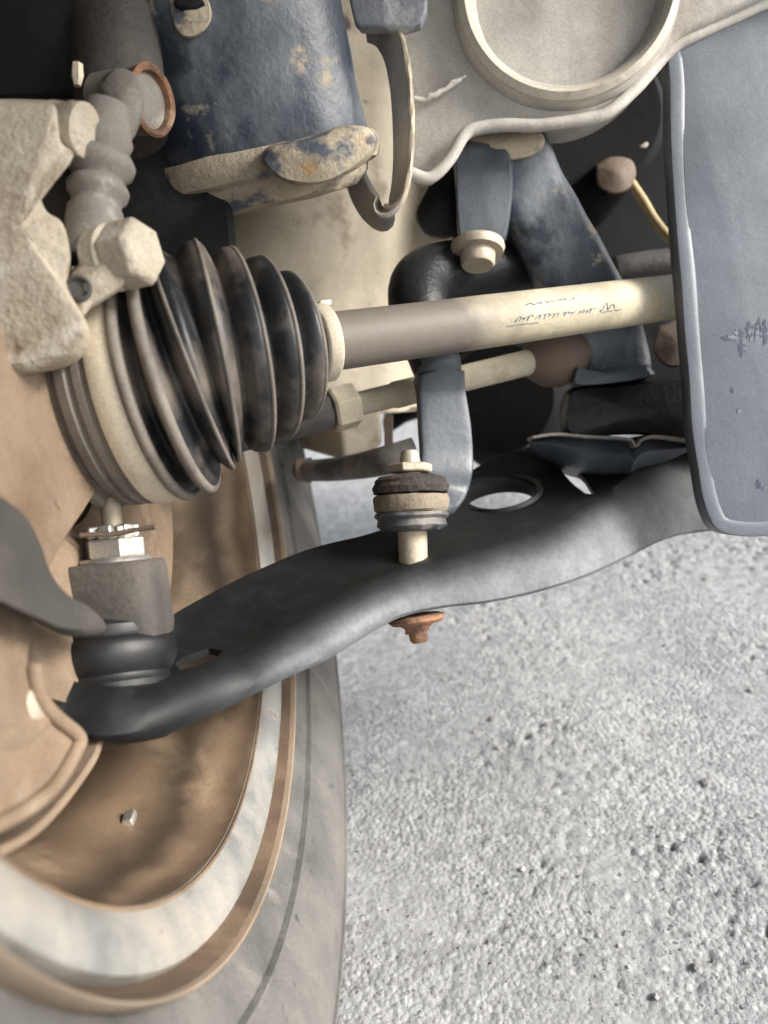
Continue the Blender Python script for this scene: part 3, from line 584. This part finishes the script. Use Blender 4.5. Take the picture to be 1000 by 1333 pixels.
# ------------------------------------------------------------------ brake caliper (near, upper left)
cal = thing('brake_caliper', 'tan dust-covered cast brake caliper beside the rubber boot', 'brake caliper', tuple(W(40, 480, .28)))
part('caliper_housing', solid([(-160, 150), (-60, 128), (40, 130), (72, 134), (80, 165), (84, 186), (100, 200), (92, 212), (60, 222), (52, 250), (60, 275), (82, 292), (92, 330), (88, 372), (102, 400), (117, 425), (117, 452), (98, 474), (50, 485), (-10, 497), (-120, 510), (-190, 400)], .262, .30, bulge=.006), M_cast, cal, jit=.0016, jscale=45)
part('pin_boss', lathe(W(84, 166, .277), (W(128, 172, .274) - W(84, 166, .277)), [(-.004, .0085), (.003, .0085), (.004, .0092), (.0088, .0092), (.0095, .0080), (.0095, 0)], 32), M_cast, cal)
part('ear_lug', solid([(80, 395), (84, 372), (95, 352), (112, 338), (140, 322), (158, 316), (164, 345), (160, 372), (136, 392), (118, 402), (100, 418)], .270, .295, bulge=.003), M_cast, cal, jit=.0008, jscale=60)
hd = lathe(W(103, 377, .268), -FWD + RT * .3, [(-.004, .0045), (.0022, .0045), (.0030, .0035), (.0012, .0028), (.0010, 0)], 24); part('pin_hole_plug', hd, M_castdark, cal)
ga = (W(206, 322, .271) - W(142, 336, .279)).normalized(); gb = W(142, 337, .279)
part('bolt_flange', lathe(gb, ga, [(-.004, .0112), (.0015, .0118), (.0028, .0118), (.0036, .0108), (.0036, 0)], 40), M_cast, cal)
part('guide_bolt_head', hexprism(gb, ga, [(.0034, .0108), (.0042, .0120), (.0148, .0120), (.0166, .0105), (.0170, .009), (.0170, 0)]), M_cast, cal, bev=.0012, smooth=False)
gp = [W(132, 140, .290), W(126, 232, .288), W(118, 335, .286)]
gax = (gp[0] - gp[2]).normalized(); Lg = (gp[0] - gp[2]).length
M_pin = mat('grey_pin_boot', (.19, .175, .155), .7, 0, [((.14, .12, .10), 40, .6, .12, .8, S1), ((.36, .33, .29), 60, .64, .08, .7, S1)], .2)
gprof = [(-.002, .0098), (.014, .0102), (.018, .0098), (.0195, .0088), (.0215, .0090), (.0235, .0108), (.0262, .0112), (.0282, .0100), (.0292, .0086), (.0308, .0092), (.0330, .0118), (.0360, .0124), (.0385, .0112), (.0398, .0090), (.042, .0098), (.0448, .0106), (.0468, .0098), (Lg, .0085), (Lg, 0)]
part('guide_pin_boot', lathe(gp[2], (gax + RT * .04).normalized(), gprof, 40), M_pin, cal, 'grey ribbed rubber sleeve of the caliper guide pin')
part('bracket_web', plate([W(x, y, .298) for x, y in [(40, 190), (98, 205), (112, 260), (108, 330), (84, 352), (40, 330)]], -FWD + RT * .25, .006), M_castdark, cal)

# ------------------------------------------------------------------ strut with rusty spring end
st = thing('suspension_strut', 'grey suspension strut tube with rust-orange ring in the shadow', 'strut', tuple(W(165, 190, .335)))
part('strut_tube', tube([W(160, 168, .335), W(152, 60, .345), W(140, -120, .37)], [.019, .0195, .02], 36), M_castdark, st)
part('strut_clamp', solid([(128, 110), (150, 90), (180, 98), (186, 130), (180, 165), (168, 188), (146, 182), (134, 150)], .298, .33, bulge=.003), M_pin, st, jit=.001)
part('shade_plate', solid([(-160, -160), (60, -160), (128, -120), (136, 0), (134, 80), (118, 124), (60, 132), (-40, 136), (-160, 150)], .335, .36, bulge=.004), M_plastic, st, 'added black plate standing in for shade inside the wheel')  # dark plate added where the wheel interior lies in shade
ra = (RT * .9 - FWD * .35 - UP * .12).normalized(); ro = W(186, 132, .322)
part('pivot_sleeve', lathe(ro, ra, [(-.02, .0125), (.002, .0130), (.003, .0105), (.0025, 0)], 36), M_pin, st)
part('rust_ring', lathe(ro, ra, [(-.0005, .0128), (.0030, .0134), (.0055, .0140), (.0065, .0130), (.0055, .0112), (.0030, .0106), (-.0005, .0128)], 48, False), M_rust, st, 'rust-orange ring on the end of the pivot sleeve', jit=.0005)
part('brass_fitting', lathe(W(101, 112, .315), UP, [(0, .0015), (.004, .0026), (.009, .0022), (.009, 0)], 6), M_clamp, st)

# ------------------------------------------------------------------ blue spring seat bracket (top)
br = thing('spring_seat_bracket', 'worn blue-black steel spring seat with flaking tan lower lip', 'bracket', tuple(W(340, 245, .37)))
# cup: horizontal sections
def cup_section(z, scale, fwd=0):
    c = W(346, 215, .405); c = Vector((c.x, c.y + fwd, z)); r = .0545 * scale; pts = []
    for k in range(56):
        q = 2 * PI * k / 56; e = .8
        pts.append(c + Vector((r * 1.02 * abs(math.cos(q)) ** e * (1 if math.cos(q) > 0 else -1), r * .85 * abs(math.sin(q)) ** e * (1 if math.sin(q) > 0 else -1), 0)))
    return pts
zb = W(338, 212, .365).z
sec = [(zb, .96), (zb + .004, 1.0), (zb + .02, .985), (zb + .05, .97), (zb + .09, .965), (zb + .16, .97), (zb + .27, .98)]
cup = part('cup_wall', loft([cup_section(z, s) for z, s in sec], True, False), M_blue, br, jit=.0014, jscale=28)
part('lower_rim', loft([cup_section(zb + a, s) for a, s in ((.006, 1.0), (.0065, 1.045), (.003, 1.075), (-.002, 1.08), (-.006, 1.06), (-.0075, 1.0), (-.006, .88), (-.001, .86))], True, False), M_tanpaint, br, 'tan flaking rolled lower rim', jit=.0012, jscale=55)
part('seat_floor', loft([cup_section(zb - .003, .97), cup_section(zb - .012, .93), cup_section(zb - .018, .82), cup_section(zb - .020, .4), cup_section(zb - .020, .02)], True, True), M_tanpaint, br, jit=.001)
# swept nose and the raised pressing on the right of the face
part('rounded_nose', solid([(338, 208), (352, 190), (400, 178), (445, 165), (478, 166), (492, 182), (486, 200), (455, 224), (420, 238), (390, 240), (360, 230)], .338, .38, bulge=.004), M_tanpaint, br, 'rounded lip end with worn tan and blue paint', jit=.0012)
part('slot_hole', plate([W(x, y, .3365) for x, y in [(228, -4), (262, -6), (267, 6), (256, 12), (236, 14), (227, 8)]], -FWD, .004), M_plastic, br)
part('slot_patch', solid([(216, -12), (262, -16), (276, 14), (270, 36), (250, 50), (232, 44), (222, 20)], .3375, .352, bulge=.001), M_tanpaint, br)

# ------------------------------------------------------------------ hanging strap
hs = thing('hanging_strap', 'narrow grey metal strap looped beside the spring seat', 'strap', tuple(W(500, 285, .41)))
pp = spline([W(458, 205, .425), W(466, 240, .42), W(482, 268, .412), W(500, 280, .406), (W(516, 262, .402)), W(524, 222, .40), W(525, 165, .40), W(521, 105, .402), W(512, 62, .405), W(498, 40, .41), W(478, 30, .415)], 7)
part('strap_band', ribbon(pp, (FWD + RT * -.45).normalized(), .020, .0032), M_frame, hs)
lp = [p - (FWD + RT * -.45).normalized() * .0102 + RT * -.0003 for p in pp[18:]]
part('serrated_edge', tube(lp, .0016, 8), M_bolt, hs, jit=.0006, jscale=400)

# ------------------------------------------------------------------ frame crossmember with round dished opening
fm = thing('frame_crossmember', 'pale grey pressed frame crossmember with large dished round recess', 'frame', tuple(W(700, 165, .42)))
fd = .405
RC = W(738, -14, fd); rn = (-FWD + UP * -.10 + RT * -.08).normalized(); ru, rv = frame(rn, UP)
ex, ey = rv, ru
Rr = 130 / FPX * fd
part('dish', lathe(RC, rn, [(-.034, 0), (-.033, Rr * .45), (-.030, Rr * .68), (-.022, Rr * .82), (-.008, Rr * .88), (.001, Rr * .93), (.0045, Rr * .98), (.0055, Rr * 1.04), (.003, Rr * 1.10), (-.004, Rr * 1.14), (-.03, Rr * 1.15), (-.05, Rr * 1.13)], 96, False), M_frame, fm, jit=.0008, jscale=30)
rimcol = part('recess_rim', lathe(RC, rn, [(.0012, Rr * .945), (.0055, Rr * .985), (.0068, Rr * 1.03), (.0045, Rr * 1.095), (-.004, Rr * 1.125), (-.012, Rr * 1.13)], 96, False), mat('cream_frame_edge', (.50, .46, .38), .6, 0, [((.36, .31, .25), 30, .6, .12, .8, S1)], .15), fm)
# flange around: sheet from the rim towards the lower edge
ol = [(470, -420), (474, -120), (478, 30), (500, 60), (520, 130), (533, 222), (560, 232), (585, 205), (604, 178), (622, 168), (660, 166), (700, 164), (760, 156), (800, 140), (842, 100), (872, 66), (905, 48), (1000, 6), (1100, -30), (1180, -120), (1180, -420)]
o_ = [(p.x, p.y) for p in spline([(x, y, 0) for x, y in ol], 3)]
front = [W(x, y, fd + .012) for x, y in o_]
g = plate(front, rn, .010, bev=.004)
part('web_sheet', g, M_frame, fm, jit=.0012, jscale=26)
part('folded_edge', tube(spline([W(x, y, fd + .008) for x, y in [(534, 224), (560, 232), (586, 206), (604, 176), (622, 166), (662, 163), (700, 163), (770, 154), (803, 138), (842, 99), (872, 65), (906, 46), (1000, 3), (1090, -30)]], 5), .0034, 12), M_frame, fm, jit=.0006)
part('weld_seam', tube(spline([W(535, 130, fd + .0075), W(556, 128, fd + .0072), W(585, 112, fd + .0072), W(606, 98, fd + .0075)], 12), [.0012, .0017, .0013, .0018, .0012, .0016, .0014, .0008], 12), M_frame, fm, jit=.001, jscale=260)
part('left_gusset', plate([W(x, y, fd - .010) for x, y in ((440, -60), (560, -60), (556, 20), (548, 36), (530, 41), (470, 38), (462, 30))], rn, .008, bev=.002), mat('scratched_grey_paint', (.19, .20, .22), .5, 0, [((.42, .42, .42), 40, .62, .05, .6, (1, 1, .3)), ((.05, .06, .08), 30, .64, .05, .5, S1)], .2), fm, jit=.0006)
part('rear_bulge', solid([(560, 235), (600, 205), (620, 230), (600, 300), (560, 310), (540, 280)], .47, .50, bulge=.003), M_black, fm)

# ------------------------------------------------------------------ subframe
sf = thing('engine_subframe', 'blue-black painted engine subframe with curved leg and pale bolt', 'subframe', tuple(W(800, 570, .5)))
leg = spline([W(650, 165, .452), W(668, 210, .455), W(695, 270, .462), W(735, 340, .472), W(775, 410, .482), W(797, 460, .487), W(800, 495, .488)], 7)
part('curved_leg', tube(leg, [.020, .0212, .0222, .0226, .0215, .0205, .0212], 40, flat=.8, e=.55, ref=RT), M_blue, sf, jit=.001)
part('top_saddle', solid([(604, 190), (618, 168), (660, 164), (698, 168), (708, 186), (690, 205), (640, 212), (612, 206)], .432, .46, bulge=.003), M_tanpaint, sf, jit=.001)
part('bolt_limb', solid([(590, 200), (604, 182), (655, 184), (668, 215), (664, 280), (654, 318), (625, 323), (600, 320), (594, 270)], .430, .465, bulge=.001), M_bluegrey, sf, jit=.001)
ba = (W(622, 310, .437) - W(622, 350, .433)).normalized(); bb = W(622, 324, .435)
part('flange_bolt', lathe(bb, ba, [(-.0105, 0), (-.0105, .0086), (-.009, .0096), (-.003, .0100), (-.0025, .0142), (.0005, .0152), (.0025, .0148), (.003, 0)], 40), M_bolt, sf)
part('leg_foot', solid([(748, 478), (760, 484), (838, 474), (848, 480), (849, 490), (800, 499), (752, 502), (744, 494)], .462, .50, bulge=.001), M_bluegrey, sf)
part('cross_beam', solid([(728, 540), (735, 512), (760, 503), (850, 495), (1010, 480), (1010, 575), (905, 577), (830, 566), (760, 570), (732, 564)], .472, .55, bulge=.006), M_black, sf, jit=.001)
lo = [W(x, y, .466) for x, y in [(690, 571), (720, 567), (760, 570), (800, 572), (815, 574), (822, 582), (830, 574), (850, 570), (905, 578)]]
lop = spline(lo, 5)
part('lower_lip', ribbon(lop, FWD, .018, .0018), mat('worn_edge', (.16, .145, .13), .5, .2, [((.32, .28, .23), 60, .6, .1, .7, S1)], .1), sf)
rows = []
for p in lop:
    k = (p - lop[0]).length / (lop[-1] - lop[0]).length
    dz = .02 * math.sin(PI * min(1, k * 1.02)) ** .7 + .004
    rows.append([p, p - UP * dz * .4 - FWD * .004, p - UP * dz * .8 + FWD * .004, p - UP * dz + FWD * .03])
part('pocket_wall', loft(rows, False, False), M_bluegrey, sf, solid=.002)
part('rear_beam_end', solid([(858, 425), (892, 415), (905, 440), (900, 470), (870, 478), (850, 455)], .50, .53, bulge=.004), M_conn, sf)

# ------------------------------------------------------------------ splash shield (right)
ss = thing('splash_shield', 'large blue-grey painted splash shield panel with dark scuffs and folded edge', 'shield panel', tuple(W(960, 690, .41)))
sdp = .415
def smat():
    m = mat('shield_paint', (.105, .117, .138), .45, 0, [((.135, .147, .166), 9, .56, .16, .5, S1), ((.08, .09, .11), 7, .60, .12, .45, (1, 1, .5))], .1, 60, .5)
    return m
Ms = smat()
ol = [(880, 30), (885, 120), (889, 240), (897, 350), (906, 460), (914, 560), (924, 630), (934, 664), (946, 680), (972, 686), (1060, 682), (1240, 660), (1240, -20), (1000, -20)]
part('panel_face', plate([W(p.x, p.y, sdp) for p in spline([(x, y, 0) for x, y in ol] + [(880, 30, 0)], 4)[:-1]], -FWD, .0025, bev=.001), Ms, ss)
eg = spline([W(x, y, sdp - .0016) for x, y in [(876, 40), (880, 120), (884, 240), (893, 350), (902, 460), (910, 560), (920, 630), (931, 668), (942, 684), (968, 690), (1010, 690), (1100, 684)]], 6)
rowsE = []
for i, p in enumerate(eg):
    t = (eg[min(i + 1, len(eg) - 1)] - eg[max(i - 1, 0)]).normalized(); inn = FWD.cross(t); inn = inn if inn.dot(RT + UP * .6) > 0 else -inn
    rowsE.append([p + FWD * .012 - inn * .003, p + FWD * .002 - inn * .0034, p + FWD * .0003 - inn * .0029, p - inn * .0012, p + inn * .002, p + FWD * .0001 + inn * .0042, p + FWD * .0007 + inn * .0052])
part('folded_edge', loft(rowsE, False, False), Ms, ss, solid=.0015, jit=.0008, jscale=30)
M_scuff = mat('dark_scuff', (.035, .045, .075), .6, 0, [((.16, .18, .22), 160, .56, .06, .5, S1)], .1)
def onshield(x, y, off):
    o = W(960, 400, sdp); nn = -FWD; v = FWD + RT * ((x - 500) / FPX) + UP * ((666.5 - y) / FPX); P0 = o + nn * off
    return C0 + v * ((P0 - C0).dot(nn) / v.dot(nn))
rnd = random.Random(3)
def scuff(cx, cy, w_, h_, seed):
    r_ = random.Random(seed); pts = []
    for k in range(18):
        a = 2 * PI * k / 18; s = .45 + .8 * r_.random(); pts.append(onshield(cx + w_ * math.cos(a) * s, cy + h_ * math.sin(a) * s, .00132))
    return plate(pts, -FWD, .00022, bev=.00001, res=0)
for i, q in enumerate([(948, 440, 9, 4), (962, 436, 7, 9), (966, 452, 5, 12), (976, 432, 5, 14), (986, 428, 4, 16), (995, 430, 5, 17), (1006, 426, 5, 16), (953, 508, 3, 5), (962, 535, 3.5, 4), (988, 630, 5, 7), (996, 636, 3, 4)]):
    part('paint_scuff', scuff(*q, i), M_scuff, ss)

# ------------------------------------------------------------------ things further in
ip = thing('inner_wing_panel', 'dirty cream body panel between the tyre and the gearbox', 'body panel', tuple(W(430, 560, .6)))
rows = []
for j in range(50):
    y = -420 + j * 20; row = []
    for i in range(24):
        x = 240 + i * 15.2
        d = .56 + .03 * math.sin(x / 70.0) + .02 * math.cos(y / 60.0 + x / 90.0) + (.05 if x > 500 else 0) * min(1, (x - 500) / 60.0)
        row.append(W(x, min(y, 548 + (x - 380) * -.08), d))
    rows.append(row)
part('pressed_sheet', loft(rows, False, False), M_panel, ip, solid=.004)
for a, b in (((350, 300), (362, 350)), ((338, 320), (356, 316))):
    part('seam_crack', tube(spline([W(*a, .555), W((a[0] + b[0]) / 2 + 4, (a[1] + b[1]) / 2, .553), W(*b, .555)], 5), .0016, 8), M_conn, ip)
bxx = thing('battery_tray_box', 'cream dirty box under the tie rod with a dark hole', 'box', tuple(W(450, 600, .58)))
def prism(front, d0, d1):
    return loft([[W(x, y, d0) for x, y in front], [W(x, y, d1) for x, y in front]])
part('box_shell', loft([[W(x, y, .52) for x, y in ((440, 545), (497, 530), (500, 580), (446, 602))], [W(x, y, .60) for x, y in ((382, 548), (455, 530), (460, 575), (390, 585))]]), M_panel, bxx, bev=.004)
part('side_flange', box(W(506, 566, .53), RT, UP, FWD, .006, .026, .012), M_conn, bxx, bev=.001)
hose = thing('coolant_hose', 'grey rubber hose crossing low behind the stabiliser link', 'hose', tuple(W(450, 612, .5)))
part('hose_tube', tube(spline([W(392, 612, .53), W(420, 612, .51), W(460, 608, .49), W(500, 600, .47), W(540, 590, .47)], 6), [.007, .0075, .008, .009, .010], 20), M_hose, hose)
part('hose_end_cap', lathe(W(398, 612, .525), RT, [(-.006, 0), (-.006, .0075), (.004, .0088), (.004, 0)], 24), M_conn, hose)

gb_ = thing('gearbox', 'greasy black gearbox casing in deep shade behind the drive shaft', 'gearbox', tuple(W(720, 560, .75)))
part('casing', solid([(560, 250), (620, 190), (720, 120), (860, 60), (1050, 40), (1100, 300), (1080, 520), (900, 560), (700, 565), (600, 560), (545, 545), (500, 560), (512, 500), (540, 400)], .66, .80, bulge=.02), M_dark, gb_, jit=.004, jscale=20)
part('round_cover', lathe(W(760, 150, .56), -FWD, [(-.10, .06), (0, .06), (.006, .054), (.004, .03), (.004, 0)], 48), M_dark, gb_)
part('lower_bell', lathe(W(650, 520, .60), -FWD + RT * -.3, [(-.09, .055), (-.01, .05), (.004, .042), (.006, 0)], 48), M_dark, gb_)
sn = thing('sensor_plug', 'brown sensor plug with tan cable in the dark engine space', 'sensor', tuple(W(800, 250, .55)))
part('plug_body', solid([(776, 214), (795, 204), (822, 208), (828, 228), (818, 248), (795, 252), (778, 240)], .535, .565, bulge=.004), M_conn, sn, jit=.001)
part('cable', tube(spline([W(822, 238, .548), W(838, 262, .545), W(852, 286, .54), W(870, 308, .53), W(890, 326, .52), W(920, 345, .51)], 6), .0032, 12), M_wire, sn)
ck = thing('clip_bracket', 'small pale metal clip catching light above the sensor plug', 'clip', tuple(W(840, 185, .56)))
part('clip_plate', solid([(828, 192), (842, 180), (850, 184), (846, 194), (836, 198)], .555, .565, bulge=.001), M_frame, ck)
rb = thing('steering_rack_end', 'tan end of the steering rack above the drive shaft', 'steering rack', tuple(W(840, 350, .55)))
part('rack_tube', tube([W(800, 350, .56), W(850, 344, .56), W(920, 338, .56)], [.009, .010, .010], 24), M_castdark, rb)

# ------------------------------------------------------------------ car body over everything
cb = thing('parked_car', 'black shadowed underside and wheel arch of the parked car above the suspension', 'car', (.3, 1.0, .6))
def slab(pts, z, th):
    lo = [Vector((x, y, z)) for x, y in pts]; return loft([lo, [p + Vector((0, 0, th)) for p in lo]])
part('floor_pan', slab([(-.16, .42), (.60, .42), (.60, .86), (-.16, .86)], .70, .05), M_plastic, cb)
part('sky_blocking_cover', slab([(-.3, -.30), (.60, -.30), (.60, .46), (-.3, .46)], .755, .04), M_plastic, cb)  # unseen slab, stretched over the camera to block skylight
rows = []
for k in range(40):
    a = math.radians(-8 + 196 * k / 39); e = Vector((0, math.cos(a), math.sin(a)))
    rows.append([WC + e * .405 + Vector((x, 0, 0)) for x in (-.26, -.18, -.08, .0, .03)])
part('wheel_arch_liner', loft(rows, False, False), M_plastic, cb, solid=.004)
part('outer_wing', loft([[WC + Vector((-.262, math.cos(a) * r, math.sin(a) * r)) for r in (.40, .46, .6)] for a in [math.radians(-20 + 220 * k / 39) for k in range(40)]], False, False), M_bluegrey, cb, solid=.003)
